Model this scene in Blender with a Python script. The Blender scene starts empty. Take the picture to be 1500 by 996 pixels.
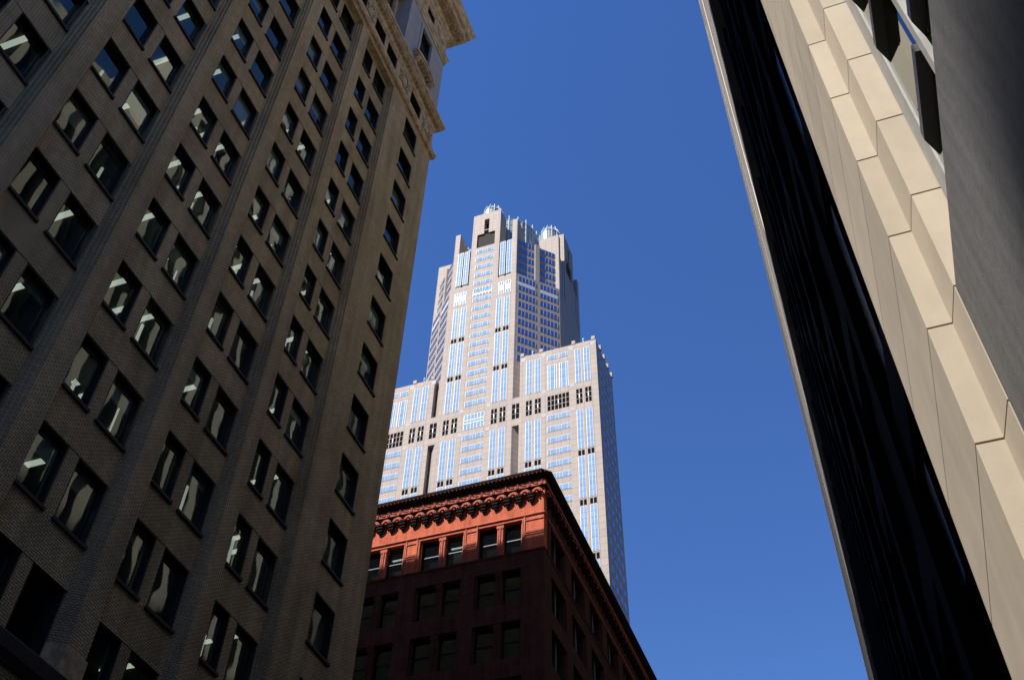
import bpy, math, random
from mathutils import Matrix, Vector
random.seed(7)
R = math.radians
SC = bpy.context.scene
COL = SC.collection

# ---------------------------------------------------------------- camera
CAM_POS = Vector((0.0, 0.0, 1.6))
RIGHT = Vector((0.93997663, 0.34059116, 0.0210141))
DOWN = Vector((-0.23944718, 0.70220483, -0.67050237))
FWD = Vector((-0.24312338, 0.6252248, 0.74160972))
cd = bpy.data.cameras.new('camera')
cam = bpy.data.objects.new('camera', cd)
COL.objects.link(cam)
cam.matrix_world = Matrix(((RIGHT.x, -DOWN.x, -FWD.x, 0), (RIGHT.y, -DOWN.y, -FWD.y, 0),
                           (RIGHT.z, -DOWN.z, -FWD.z, 1.6), (0, 0, 0, 1)))
cd.sensor_width = 36
cd.lens = 36 * 1509.08 / 1500
cd.clip_start = 0.05
cd.clip_end = 5000
SC.camera = cam

# ---------------------------------------------------------------- sky, sun, exposure
SUN_AZ, SUN_EL = R(32), R(52.3)        # azimuth from -Y towards -X
SUN = Vector((-math.sin(SUN_AZ) * math.cos(SUN_EL), -math.cos(SUN_AZ) * math.cos(SUN_EL), math.sin(SUN_EL)))
w = bpy.data.worlds.new('World')
SC.world = w
w.use_nodes = True
nt = w.node_tree
sky = nt.nodes.new('ShaderNodeTexSky')
sky.sky_type = 'NISHITA'
sky.sun_disc = False
sky.sun_elevation = SUN_EL
sky.sun_rotation = math.atan2(SUN.x, SUN.y)
sky.altitude = 200
sky.air_density = 1.0
sky.dust_density = 0.0
sky.ozone_density = 2.5
bg = nt.nodes['Background']
bg.inputs[1].default_value = 0.085
hs = nt.nodes.new('ShaderNodeHueSaturation')
hs.inputs['Saturation'].default_value = 1.25
hs.inputs['Hue'].default_value = 0.513
nt.links.new(sky.outputs[0], hs.inputs['Color'])
# a very clear, dry sky: no white haze band along the horizon or round the sun
lim = nt.nodes.new('ShaderNodeMix')
lim.data_type = 'RGBA'
lim.blend_type = 'DARKEN'
lim.inputs[0].default_value = 1.0
lim.inputs[7].default_value = (0.5, 1.4, 3.9, 1)
nt.links.new(hs.outputs[0], lim.inputs[6])
nt.links.new(lim.outputs[2], bg.inputs[0])
sl = bpy.data.lights.new('sun', 'SUN')
sl.energy = 5.0
sl.angle = R(0.53)
sl.color = (1.0, 0.95, 0.88)
so = bpy.data.objects.new('sun', sl)
so.rotation_euler = SUN.to_track_quat('Z', 'Y').to_euler()
COL.objects.link(so)
SC.view_settings.view_transform = 'Standard'
SC.view_settings.look = 'None'
SC.view_settings.exposure = 1.1
SC.view_settings.gamma = 1.0
SC.view_settings.use_curve_mapping = False
SC.cycles.max_bounces = 8
SC.cycles.diffuse_bounces = 4
SC.cycles.glossy_bounces = 4
SC.cycles.transparent_max_bounces = 8


# ---------------------------------------------------------------- helpers
class MB:
    """collects faces and links them as ONE mesh object"""
    def __init__(self):
        self.v, self.f, self.m = [], [], []

    def quad(self, a, b, c, d, m=0):
        n = len(self.v)
        self.v += [a, b, c, d]
        self.f.append((n, n + 1, n + 2, n + 3))
        self.m.append(m)

    def box(self, x0, x1, y0, y1, z0, z1, m=0):
        n = len(self.v)
        self.v += [(x0, y0, z0), (x1, y0, z0), (x1, y1, z0), (x0, y1, z0),
                   (x0, y0, z1), (x1, y0, z1), (x1, y1, z1), (x0, y1, z1)]
        for q in ((0, 3, 2, 1), (4, 5, 6, 7), (0, 1, 5, 4), (1, 2, 6, 5), (2, 3, 7, 6), (3, 0, 4, 7)):
            self.f.append(tuple(n + i for i in q))
            self.m.append(m)
        return self

    def prism(self, poly, z0, z1, m=0):
        """poly: counter-clockwise (x, y) outline, extruded in z"""
        n, k = len(self.v), len(poly)
        self.v += [(x, y, z0) for x, y in poly] + [(x, y, z1) for x, y in poly]
        self.f.append(tuple(n + k - 1 - i for i in range(k)))
        self.f.append(tuple(n + k + i for i in range(k)))
        self.m += [m, m]
        for i in range(k):
            j = (i + 1) % k
            self.f.append((n + i, n + j, n + k + j, n + k + i))
            self.m.append(m)
        return self

    def sweep(self, path, prof, m=0):
        """closed profile (outward offset, z) swept along a plan polyline; outward lies to the right"""
        k = len(prof)
        base = len(self.v)
        for i, (x, y) in enumerate(path):
            ns = []
            if i > 0:
                dx, dy = x - path[i - 1][0], y - path[i - 1][1]
                l = math.hypot(dx, dy)
                ns.append((dy / l, -dx / l))
            if i < len(path) - 1:
                dx, dy = path[i + 1][0] - x, path[i + 1][1] - y
                l = math.hypot(dx, dy)
                ns.append((dy / l, -dx / l))
            nx, ny = sum(a for a, b in ns), sum(b for a, b in ns)
            l2 = nx * nx + ny * ny
            sc = 2 / l2 if len(ns) == 2 else 1
            nx, ny = nx * sc, ny * sc
            self.v += [(x + nx * p, y + ny * p, z) for p, z in prof]
        for i in range(len(path) - 1):
            for j in range(k):
                a, b = base + i * k + j, base + i * k + (j + 1) % k
                self.f.append((a, a + k, b + k, b))
                self.m.append(m)
        self.f.append(tuple(base + j for j in range(k)))
        e = base + (len(path) - 1) * k
        self.f.append(tuple(e + k - 1 - j for j in range(k)))
        self.m += [m, m]
        return self

    def cyl(self, cx, cy, r, z0, z1, n=32, m=0, r2=None):
        r2 = r if r2 is None else r2
        b = len(self.v)
        for rr, z in ((r, z0), (r2, z1)):
            self.v += [(cx + rr * math.cos(2 * math.pi * i / n), cy + rr * math.sin(2 * math.pi * i / n), z) for i in range(n)]
        for i in range(n):
            j = (i + 1) % n
            self.f.append((b + i, b + j, b + n + j, b + n + i))
            self.m.append(m)
        self.f.append(tuple(b + n - 1 - i for i in range(n)))
        self.f.append(tuple(b + n + i for i in range(n)))
        self.m += [m, m]
        return self

    def blob(self, cx, cy, cz, rx, ry, rz, m=0, n=10, k=6):
        b = len(self.v)
        self.v.append((cx, cy, cz - rz))
        for a in range(1, k):
            t = math.pi * a / k - math.pi / 2
            for i in range(n):
                p = 2 * math.pi * i / n
                self.v.append((cx + rx * math.cos(t) * math.cos(p), cy + ry * math.cos(t) * math.sin(p), cz + rz * math.sin(t)))
        self.v.append((cx, cy, cz + rz))
        for i in range(n):
            j = (i + 1) % n
            self.f.append((b, b + 1 + j, b + 1 + i))
            for a in range(k - 2):
                q = b + 1 + a * n
                self.f.append((q + i, q + j, q + n + j, q + n + i))
            q = b + 1 + (k - 2) * n
            self.f.append((q + i, q + j, b + 1 + (k - 1) * n))
            self.m += [m] * k
        return self

    def tube(self, pts, r, n=6, m=0, rs=None):
        """round bar along 3-D points"""
        pts = [Vector(p) for p in pts]
        b = len(self.v)
        r0 = r
        for i, p in enumerate(pts):
            r = rs[i] if rs else r0
            d = (pts[min(i + 1, len(pts) - 1)] - pts[max(i - 1, 0)]).normalized()
            u = d.orthogonal().normalized()
            if i and u.dot(pu) < 0:
                u = -u
            u = (pu - d * pu.dot(d)).normalized() if i else u
            pu = u
            v = d.cross(u)
            self.v += [tuple(p + u * (r * math.cos(2 * math.pi * k / n)) + v * (r * math.sin(2 * math.pi * k / n))) for k in range(n)]
        for i in range(len(pts) - 1):
            for k in range(n):
                a, c = b + i * n + k, b + i * n + (k + 1) % n
                self.f.append((a, c, c + n, a + n))
                self.m.append(m)
        self.f.append(tuple(b + n - 1 - k for k in range(n)))
        e = b + (len(pts) - 1) * n
        self.f.append(tuple(e + k for k in range(n)))
        self.m += [m, m]
        return self

    def build(self, name, mats, parent=None, smooth=False):
        me = bpy.data.meshes.new(name)
        me.from_pydata(self.v, [], self.f)
        for mt in (mats if isinstance(mats, (list, tuple)) else [mats]):
            me.materials.append(mt)
        me.polygons.foreach_set('material_index', self.m)
        if smooth:
            me.polygons.foreach_set('use_smooth', [True] * len(me.polygons))
        me.update()
        o = bpy.data.objects.new(name, me)
        COL.objects.link(o)
        o.parent = parent
        return o


def copy_obj(o, parent, dx=0, dy=0, dz=0, rz=0):
    c = o.copy()
    COL.objects.link(c)
    c.parent = parent
    c.location = (dx, dy, dz)
    c.rotation_euler.z = rz
    for ch in [k for k in o.children]:
        d = ch.copy()
        COL.objects.link(d)
        d.parent = c
    return c


def thing(name, label, cat, loc=(0, 0, 0)):
    o = bpy.data.objects.new(name, None)
    COL.objects.link(o)
    o['label'] = label
    o['category'] = cat
    o['pivot'] = 0
    del o['pivot']
    return o


def struct(o):
    o['kind'] = 'structure'
    return o


def project(p):
    d = Vector(p) - CAM_POS
    z = d.dot(FWD)
    if z < 0.05:
        return None
    return (512 + 1030.2 * d.dot(RIGHT) / z, 339.5 + 1030.2 * d.dot(DOWN) / z)


def screen_area(pts):
    q = [project(p) for p in pts]
    if any(a is None for a in q):
        return 0.0
    xs = [min(max(a[0], 0), 1024) for a in q]
    ys = [min(max(a[1], 0), 679) for a in q]
    return (max(xs) - min(xs)) * (max(ys) - min(ys))


# ---------------------------------------------------------------- materials
def mat(name, col, rough=0.8, metal=0.0, spec=0.3, var=0.0, vscale=1.5, bump=0.0, bscale=20.0, streak=0.0, ior=None):
    m = bpy.data.materials.new(name)
    m.use_nodes = True
    t = m.node_tree
    b = t.nodes['Principled BSDF']
    b.inputs['Roughness'].default_value = rough
    b.inputs['Metallic'].default_value = metal
    b.inputs['Specular IOR Level'].default_value = spec
    if ior:
        b.inputs['IOR'].default_value = ior
    b.inputs['Base Color'].default_value = (*col, 1)
    tc = t.nodes.new('ShaderNodeTexCoord')
    src = None
    if var:
        n = t.nodes.new('ShaderNodeTexNoise')
        n.inputs['Scale'].default_value = vscale
        n.inputs['Detail'].default_value = 8
        n.inputs['Roughness'].default_value = 0.65
        t.links.new(tc.outputs['Object'], n.inputs['Vector'])
        fac = n.outputs['Fac']
        if streak:
            mp = t.nodes.new('ShaderNodeMapping')
            mp.inputs['Scale'].default_value = (1, 1, 0.06)
            t.links.new(tc.outputs['Object'], mp.inputs['Vector'])
            n2 = t.nodes.new('ShaderNodeTexNoise')
            n2.inputs['Scale'].default_value = streak
            n2.inputs['Detail'].default_value = 5
            t.links.new(mp.outputs[0], n2.inputs['Vector'])
            mx = t.nodes.new('ShaderNodeMath')
            mx.operation = 'ADD'
            t.links.new(n.outputs['Fac'], mx.inputs[0])
            t.links.new(n2.outputs['Fac'], mx.inputs[1])
            mh = t.nodes.new('ShaderNodeMath')
            mh.operation = 'MULTIPLY'
            mh.inputs[1].default_value = 0.5
            t.links.new(mx.outputs[0], mh.inputs[0])
            fac = mh.outputs[0]
        r = t.nodes.new('ShaderNodeValToRGB')
        r.color_ramp.elements[0].position = 0.3
        r.color_ramp.elements[1].position = 0.7
        r.color_ramp.elements[0].color = (*[c * (1 - var) for c in col], 1)
        r.color_ramp.elements[1].color = (*[min(1, c * (1 + var)) for c in col], 1)
        t.links.new(fac, r.inputs[0])
        t.links.new(r.outputs[0], b.inputs['Base Color'])
        src = r.outputs[0]
    if bump:
        n = t.nodes.new('ShaderNodeTexNoise')
        n.inputs['Scale'].default_value = bscale
        n.inputs['Detail'].default_value = 6
        t.links.new(tc.outputs['Object'], n.inputs['Vector'])
        bp = t.nodes.new('ShaderNodeBump')
        bp.inputs['Strength'].default_value = bump
        bp.inputs['Distance'].default_value = 0.02
        t.links.new(n.outputs['Fac'], bp.inputs['Height'])
        t.links.new(bp.outputs[0], b.inputs['Normal'])
    return m


def brick(name, c1, c2, mortar, bw, bh, ms=0.012, rough=0.85, bump=0.5, var=0.25, vscale=0.35, offset=0.5, spec=0.2):
    """courses on walls facing any compass direction: u = x + y, v = z"""
    m = mat(name, c1, rough, spec=spec)
    t = m.node_tree
    b = t.nodes['Principled BSDF']
    tc = t.nodes.new('ShaderNodeTexCoord')
    sp = t.nodes.new('ShaderNodeSeparateXYZ')
    t.links.new(tc.outputs['Object'], sp.inputs[0])
    ad = t.nodes.new('ShaderNodeMath')
    t.links.new(sp.outputs[0], ad.inputs[0])
    t.links.new(sp.outputs[1], ad.inputs[1])
    cb = t.nodes.new('ShaderNodeCombineXYZ')
    t.links.new(ad.outputs[0], cb.inputs[0])
    t.links.new(sp.outputs[2], cb.inputs[1])
    br = t.nodes.new('ShaderNodeTexBrick')
    br.offset = offset
    br.inputs['Scale'].default_value = 1
    br.inputs['Brick Width'].default_value = bw
    br.inputs['Row Height'].default_value = bh
    br.inputs['Mortar Size'].default_value = ms
    br.inputs['Mortar Smooth'].default_value = 0.2
    br.inputs['Bias'].default_value = 0
    br.inputs['Color1'].default_value = (*c1, 1)
    br.inputs['Color2'].default_value = (*c2, 1)
    br.inputs['Mortar'].default_value = (*mortar, 1)
    t.links.new(cb.outputs[0], br.inputs['Vector'])
    n = t.nodes.new('ShaderNodeTexNoise')
    n.inputs['Scale'].default_value = vscale
    n.inputs['Detail'].default_value = 9
    n.inputs['Roughness'].default_value = 0.7
    t.links.new(tc.outputs['Object'], n.inputs['Vector'])
    mp = t.nodes.new('ShaderNodeMapping')
    mp.inputs['Scale'].default_value = (1, 1, 0.08)
    t.links.new(tc.outputs['Object'], mp.inputs['Vector'])
    n2 = t.nodes.new('ShaderNodeTexNoise')
    n2.inputs['Scale'].default_value = vscale * 4
    n2.inputs['Detail'].default_value = 6
    t.links.new(mp.outputs[0], n2.inputs['Vector'])
    av = t.nodes.new('ShaderNodeMath')
    av.operation = 'MULTIPLY_ADD'
    av.inputs[1].default_value = 0.5
    t.links.new(n2.outputs['Fac'], av.inputs[0])
    hf = t.nodes.new('ShaderNodeMath')
    hf.operation = 'MULTIPLY'
    hf.inputs[1].default_value = 0.5
    t.links.new(n.outputs['Fac'], hf.inputs[0])
    t.links.new(hf.outputs[0], av.inputs[2])
    mr = t.nodes.new('ShaderNodeMapRange')
    mr.inputs[1].default_value = 0.36
    mr.inputs[2].default_value = 0.64
    mr.inputs[3].default_value = 1 - var
    mr.inputs[4].default_value = 1 + var
    t.links.new(av.outputs[0], mr.inputs[0])
    vm = t.nodes.new('ShaderNodeVectorMath')
    vm.operation = 'SCALE'
    t.links.new(br.outputs['Color'], vm.inputs[0])
    t.links.new(mr.outputs[0], vm.inputs['Scale'])
    t.links.new(vm.outputs[0], b.inputs['Base Color'])
    bp = t.nodes.new('ShaderNodeBump')
    bp.invert = True
    bp.inputs['Strength'].default_value = bump
    bp.inputs['Distance'].default_value = 0.02
    t.links.new(br.outputs['Fac'], bp.inputs['Height'])
    t.links.new(bp.outputs[0], b.inputs['Normal'])
    return m


def glass(name, tint=(0.9, 0.95, 0.92), ior=2.0, rough=0.02, wav=0.0, gcol=(1, 1, 1)):
    """window pane: see-through with a mirror-like coat"""
    m = bpy.data.materials.new(name)
    m.use_nodes = True
    t = m.node_tree
    t.nodes.remove(t.nodes['Principled BSDF'])
    tr = t.nodes.new('ShaderNodeBsdfTransparent')
    tr.inputs[0].default_value = (*tint, 1)
    gl = t.nodes.new('ShaderNodeBsdfGlossy')
    gl.inputs['Color'].default_value = (*gcol, 1)
    gl.inputs['Roughness'].default_value = rough
    fr = t.nodes.new('ShaderNodeFresnel')
    fr.inputs['IOR'].default_value = ior
    mx = t.nodes.new('ShaderNodeMixShader')
    # the coat reflects once, on the outer face of the pane
    ge = t.nodes.new('ShaderNodeNewGeometry')
    sb = t.nodes.new('ShaderNodeMath')
    sb.operation = 'SUBTRACT'
    sb.use_clamp = True
    t.links.new(fr.outputs[0], sb.inputs[0])
    t.links.new(ge.outputs['Backfacing'], sb.inputs[1])
    t.links.new(sb.outputs[0], mx.inputs[0])
    t.links.new(tr.outputs[0], mx.inputs[1])
    t.links.new(gl.outputs[0], mx.inputs[2])
    t.links.new(mx.outputs[0], t.nodes['Material Output'].inputs[0])
    if wav:
        tc = t.nodes.new('ShaderNodeTexCoord')
        n = t.nodes.new('ShaderNodeTexNoise')
        n.inputs['Scale'].default_value = 0.5
        n.inputs['Detail'].default_value = 1
        t.links.new(tc.outputs['Object'], n.inputs['Vector'])
        bp = t.nodes.new('ShaderNodeBump')
        bp.inputs['Strength'].default_value = wav
        bp.inputs['Distance'].default_value = 0.1
        t.links.new(n.outputs['Fac'], bp.inputs['Height'])
        t.links.new(bp.outputs[0], gl.inputs['Normal'])
        t.links.new(bp.outputs[0], fr.inputs['Normal'])
    return m


def lamp_mat(name, col, s):
    m = mat(name, col, 0.5)
    b = m.node_tree.nodes['Principled BSDF']
    b.inputs['Emission Color'].default_value = (*col, 1)
    b.inputs['Emission Strength'].default_value = s
    return m


M = {}
M['brick'] = brick('tan brick', (0.58, 0.475, 0.29), (0.455, 0.37, 0.225), (0.16, 0.12, 0.07), 0.21, 0.083, 0.014, var=0.3, spec=0.05)
M['trim'] = mat('buff terracotta', (0.47, 0.36, 0.215), 0.75, spec=0.1, var=0.45, vscale=2.2, bump=0.4, bscale=6)
M['palestone'] = brick('pale grey stone', (0.36, 0.35, 0.33), (0.33, 0.32, 0.305), (0.22, 0.21, 0.20), 1.5, 0.75, 0.012, var=0.1)
M['bronze'] = mat('black window frame', (0.012, 0.012, 0.012), 0.45, var=0.3)
M['sill'] = mat('dark sill', (0.045, 0.04, 0.035), 0.7, var=0.3)
M['pane'] = glass('window glass', tint=(0.75, 0.8, 0.77), ior=1.68, wav=0.12, gcol=(0.88, 1.0, 0.9))
M['ceiling'] = mat('office ceiling', (0.10, 0.115, 0.095), 0.9, var=0.15, vscale=0.8)
M['inside'] = mat('dark office', (0.03, 0.03, 0.03), 0.9)
M['tube'] = lamp_mat('ceiling light', (0.85, 0.9, 0.80), 0.32)
M['bar_glow'] = lamp_mat('glowing reflection bar', (0.8, 0.85, 0.78), 0.22)  # glow for the upright reflection bars, not a lamp
M['blind_tan'] = mat('tan blind', (0.35, 0.29, 0.2), 0.85)
M['blind'] = mat('white blind', (0.42, 0.46, 0.42), 0.8)
M['roof'] = mat('roof gravel', (0.12, 0.12, 0.12), 0.95, var=0.3)

M['tstone'] = brick('rosy granite', (0.335, 0.275, 0.23), (0.295, 0.25, 0.22), (0.15, 0.125, 0.11), 2.1, 1.92, 0.045, rough=0.7, bump=0.1, var=0.08, vscale=0.2, offset=0.0)
M['tgrey'] = mat('grey granite inset', (0.24, 0.235, 0.24), 0.6, var=0.1)
M['tframe'] = mat('white window frame', (0.46, 0.48, 0.50), 0.5)
M['tglass'] = mat('blue mirror glass', (0.50, 0.65, 0.73), 0.03, metal=0.6, var=0.22, vscale=0.35)
M['tdark'] = mat('dark blue glass', (0.22, 0.30, 0.46), 0.06, metal=0.9, var=0.25, vscale=0.35)
M['tgreen'] = mat('pale green crown glass', (0.20, 0.27, 0.28), 0.35, metal=0.0, var=0.15, vscale=0.4)
M['louvre'] = mat('black louvre', (0.006, 0.006, 0.007), 0.9, spec=0.02)
M['bronzelouvre'] = mat('grey louvre', (0.035, 0.035, 0.032), 0.8, spec=0.05)

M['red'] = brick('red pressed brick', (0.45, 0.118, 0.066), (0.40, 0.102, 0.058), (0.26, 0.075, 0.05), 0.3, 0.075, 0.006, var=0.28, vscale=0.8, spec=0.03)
M['terra'] = mat('red terracotta', (0.33, 0.10, 0.07), 0.8, spec=0.03, var=0.35, vscale=3, bump=0.4, bscale=9)
M['shaded_brick'] = brick('red brick with painted shade', (0.085, 0.038, 0.03), (0.07, 0.03, 0.024), (0.04, 0.02, 0.017), 0.3, 0.075, 0.006, var=0.3, vscale=0.8, spec=0.02)  # darker copy of the red brick, with the shade painted into its colour
M['soot_shade'] = mat('sooty stone with painted shade', (0.022, 0.014, 0.012), 0.9, spec=0.02, var=0.4, vscale=1.2)  # soot, and on the corbels the arch shadow put into the colour

M['cream'] = mat('cream limestone', (0.32, 0.273, 0.212), 0.8, var=0.17, vscale=3.0, bump=0.06, bscale=160, streak=4)
def course_tint(m, z0, h, amt):
    t = m.node_tree
    b = t.nodes['Principled BSDF']
    old = b.inputs['Base Color'].links[0].from_socket
    tc = t.nodes.new('ShaderNodeTexCoord')
    sp = t.nodes.new('ShaderNodeSeparateXYZ')
    t.links.new(tc.outputs['Object'], sp.inputs[0])
    m1 = t.nodes.new('ShaderNodeMath')
    m1.operation = 'MULTIPLY_ADD'
    m1.inputs[1].default_value = 1 / h
    m1.inputs[2].default_value = -z0 / h
    t.links.new(sp.outputs[2], m1.inputs[0])
    fl = t.nodes.new('ShaderNodeMath')
    fl.operation = 'FLOOR'
    t.links.new(m1.outputs[0], fl.inputs[0])
    wn = t.nodes.new('ShaderNodeTexWhiteNoise')
    wn.noise_dimensions = '1D'
    t.links.new(fl.outputs[0], wn.inputs['W'])
    mr = t.nodes.new('ShaderNodeMapRange')
    mr.inputs[3].default_value = 1 - amt
    mr.inputs[4].default_value = 1 + amt
    t.links.new(wn.outputs['Value'], mr.inputs[0])
    vm = t.nodes.new('ShaderNodeVectorMath')
    vm.operation = 'SCALE'
    t.links.new(old, vm.inputs[0])
    t.links.new(mr.outputs[0], vm.inputs['Scale'])
    t.links.new(vm.outputs[0], b.inputs['Base Color'])


course_tint(M['cream'], 4.885, 0.651, 0.07)
M['granite'] = mat('dark granite panel', (0.088, 0.085, 0.084), 0.65, var=0.4, vscale=22, bump=0.1, bscale=120, streak=14)
M['steel'] = mat('brushed window frame', (0.24, 0.235, 0.225), 0.6, metal=0.0, var=0.15, vscale=8)
M['fin'] = mat('black anodised fin', (0.008, 0.008, 0.009), 0.35)
M['mirror'] = glass('reflecting window glass', tint=(0.25, 0.27, 0.28), ior=3.2, rough=0.01, gcol=(0.9, 0.95, 0.95))
M['joint'] = mat('joint shadow gap', (0.015, 0.013, 0.012), 0.9)

M['dark'] = mat('black stone', (0.010, 0.011, 0.012), 0.8, var=0.6, vscale=0.3, spec=0.007)
M['darkglass'] = mat('black glass', (0.006, 0.008, 0.012), 0.15, spec=0.2)
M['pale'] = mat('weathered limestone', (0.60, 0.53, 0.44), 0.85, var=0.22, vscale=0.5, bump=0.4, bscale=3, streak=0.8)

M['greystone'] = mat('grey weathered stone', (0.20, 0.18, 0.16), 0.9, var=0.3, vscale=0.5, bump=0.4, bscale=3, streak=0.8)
M['asphalt'] = mat('asphalt', (0.05, 0.05, 0.052), 0.9, var=0.25, vscale=3, bump=0.3, bscale=40)
M['concrete'] = mat('concrete pavement', (0.17, 0.165, 0.155), 0.9, var=0.18, vscale=1.5)
M['paint'] = mat('road paint', (0.75, 0.74, 0.70), 0.7, var=0.1)

# ---------------------------------------------------------------- ground
struct(MB().box(-2500, 2500, -2500, 2500, -0.6, -0.15).build('ground', M['asphalt']))
struct(MB().box(-16.5, -3.5, -300, 300, -0.15, -0.146).build('road', M['asphalt']))
pv = MB()
pv.box(-3.5, 0.9, -300, 300, -0.15, 0.0)
pv.box(-20.3, -16.5, -27.6, 34.35, -0.15, 0.0)
pv.box(-20.3, -16.5, 59.3, 130, -0.15, 0.0)
struct(pv.build('pavement', M['concrete']))
mk = MB()
for k in range(-30, 40):
    mk.box(-10.07, -9.93, k * 6.0, k * 6.0 + 3, -0.146, -0.142)
struct(mk.build('lane_marking', M['paint']))


# ================================================================ brick office building on the left
def brick_building():
    root = thing('brick_building', 'tall tan brick office building in shade with stepped pilasters, carved belts and a heavy cornice', 'building')
    X = -20.0
    XW = -20.4            # bay wall plane
    YN, YC = -27.6, 34.35
    PER = 4.64
    PIL = [28.32 - PER * k for k in range(1, 12)]      # near end of each pilaster front (towards -y)
    Z0, ZT = 16.2, 63.5
    SILL0, DZ = 30.8 - 4 * 3.765, 3.765
    rows = [SILL0 + DZ * k for k in range(0, 13)]
    H = 2.28
    # lower floors
    MB().box(-60, X - 0.05, YN + .1, YC - .1, 0, 15.0).build('base_wall', M['brick'], root)
    # bay infill wall
    wl = MB()
    bays = []
    for k, P in enumerate([28.32] + PIL):
        b0, b1 = P - PER + 0.95, P - 0.27
        if b0 < YN:
            break
        bays.append(P)
        zs = Z0 - 0.5
        for s in rows:
            if s > zs:
                wl.box(XW - .5, XW, b0, b1, zs, s)
            wl.box(XW - .5, XW - .02, P - 2.24, P - 1.78, s, s + H)
            zs = s + H
        wl.box(XW - .5, XW, b0, b1, zs, ZT + 0.3)
    # near-end solid strip
    wl.box(XW - .5, X, YN, bays[-1] - PER + 0.95, Z0 - .5, ZT + 0.3)
    # corner pier with its column of single windows
    c0, c1 = 30.47, 32.22
    wl.box(X - .9, X, 28.32, c0, 15.0, ZT + .3)
    wl.box(X - .9, X, c1, YC, 15.0, ZT + .3)
    zs = 15.0
    for s in rows:
        wl.box(X - .9, X, c0, c1, zs, s)
        zs = s + H
    wl.box(X - .9, X, c0, c1, zs, ZT + .3)
    wl.box(-60, X - .9, YC - .6, YC, 15.0, ZT + .3)       # north end wall
    wl.box(-60, XW - .5, YN, YN + .6, 15.0, ZT + .3)
    wl.build('wall', M['brick'], root)
    # corner moulding beside the corner pier
    # pilasters with stepped sides
    pm = MB()
    def steps(P):
        return [(XW - .2, P - .27), (X - .27, P - .27), (X - .27, P - .18), (X - .135, P - .18), (X - .135, P - .09), (X - .0, P - .09), (X, P)]
    P = PIL[0]
    poly = [(XW - .2, P - .27), (XW + .02, P - .27), (XW + .02, P - .18), (X - .25, P - .18), (X - .25, P - .09), (X - .12, P - .09),
            (X - .12, P), (X, P), (X, P + .85), (X - .15, P + .85), (X - .15, P + .95), (XW - .2, P + .95)]
    pm.prism(poly, 16.4, ZT + .2)
    p0 = pm.build('pilaster', M['brick'], root)
    bs = MB()
    bs.prism([(x + (.06 if x > XW else 0), y + (-.05 if y < P + .3 else .05)) for x, y in poly], 15.5, 16.4)
    bs.build('pilaster_base', M['trim'], p0)
    for k, Q in enumerate(PIL[1:]):
        if Q in bays or Q - 0.3 > YN:
            copy_obj(p0, root, 0, Q - P, 0)
    # stepped edge of the corner pier
    Q = 28.32
    MB().prism([(XW - .2, Q - .27), (XW + .02, Q - .27), (XW + .02, Q - .18), (X - .25, Q - .18), (X - .25, Q - .09), (X - .12, Q - .09),
                (X - .12, Q - .002), (XW - .2, Q - .002)], 15.5, ZT + .2).build('corner_moulding', M['brick'], root)

    # floors and rooms behind the panes
    inn = MB()
    for s in rows:
        inn.box(-27, XW - .52, YN + .7, YC - .7, s + H + .28, s + H + .62, 0)
    inn.box(-27.4, -27, YN + .7, YC - .7, 15, ZT, 1)
    for P in bays:
        inn.box(-27, XW - .52, P - .05, P + .65, 15, ZT, 1)
    inn.build('interior', [M['ceiling'], M['inside']], root)

    # windows
    def window_parts(y0, y1, z0, xw, deep):
        fr = MB()
        xo, xi = xw - .03, xw - deep
        t = .055
        fr.box(xi, xo, y0, y0 + t, z0, z0 + H)
        fr.box(xi, xo, y1 - t, y1, z0, z0 + H)
        fr.box(xi, xo, y0 + t, y1 - t, z0 + H - t, z0 + H)
        fr.box(xi, xo - .12, y0 + t, y1 - t, z0, z0 + t)
        for yy in (y0 + t, y1 - t - .05):
            fr.box(xi, xi + .06, yy, yy + .05, z0 + t, z0 + H - t)
        return fr

    allw = []
    for P in bays:
        for s in rows:
            for a, b in ((P - 3.65, P - 2.24), (P - 1.78, P - .35)):
                allw.append((a, b, s, XW, .30, P, True))
    for s in rows:
        allw.append((c0, c1, s, X, .34, 28.32, False))
    sc = []
    for i, (a, b, s, xw, dp, P, bay) in enumerate(allw):
        sc.append((screen_area([(xw, a, s), (xw, b, s), (xw, a, s + H), (xw, b, s + H)]), i))
    big = {i for ar, i in sorted(sc, reverse=True)[:98] if ar > 60}
    rest = MB()
    rng = random.Random(3)
    for i, (a, b, s, xw, dp, P, bay) in enumerate(allw):
        fr = window_parts(a, b, s, xw, dp)
        sill = MB()
        se = .09 if not bay else (.02 if b < P - 1 else .06)
        sill.box(xw - .2, xw + .1, a - .08, b + se, s - .11, s - .002)
        xp = xw - dp + .03
        if i not in big:
            n = len(rest.v)
            for src, mi in ((fr, 0), (sill, 1)):
                k = len(rest.v)
                rest.v += src.v
                rest.f += [tuple(q + k for q in f) for f in src.f]
                rest.m += [mi] * len(src.f)
            rest.box(xp - .012, xp, a + .05, b - .05, s + .05, s + H - .05, 2)
            continue
        wo = fr.build('window', M['bronze'], root)
        sill.build('sill', M['sill'], wo)
        MB().box(xp - .012, xp, a + .05, b - .05, s + .05, s + H - .05).build('pane', M['pane'], wo)
        # strip lights on the ceiling of the room, at right angles to the front
        zc = s + H + .26
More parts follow.
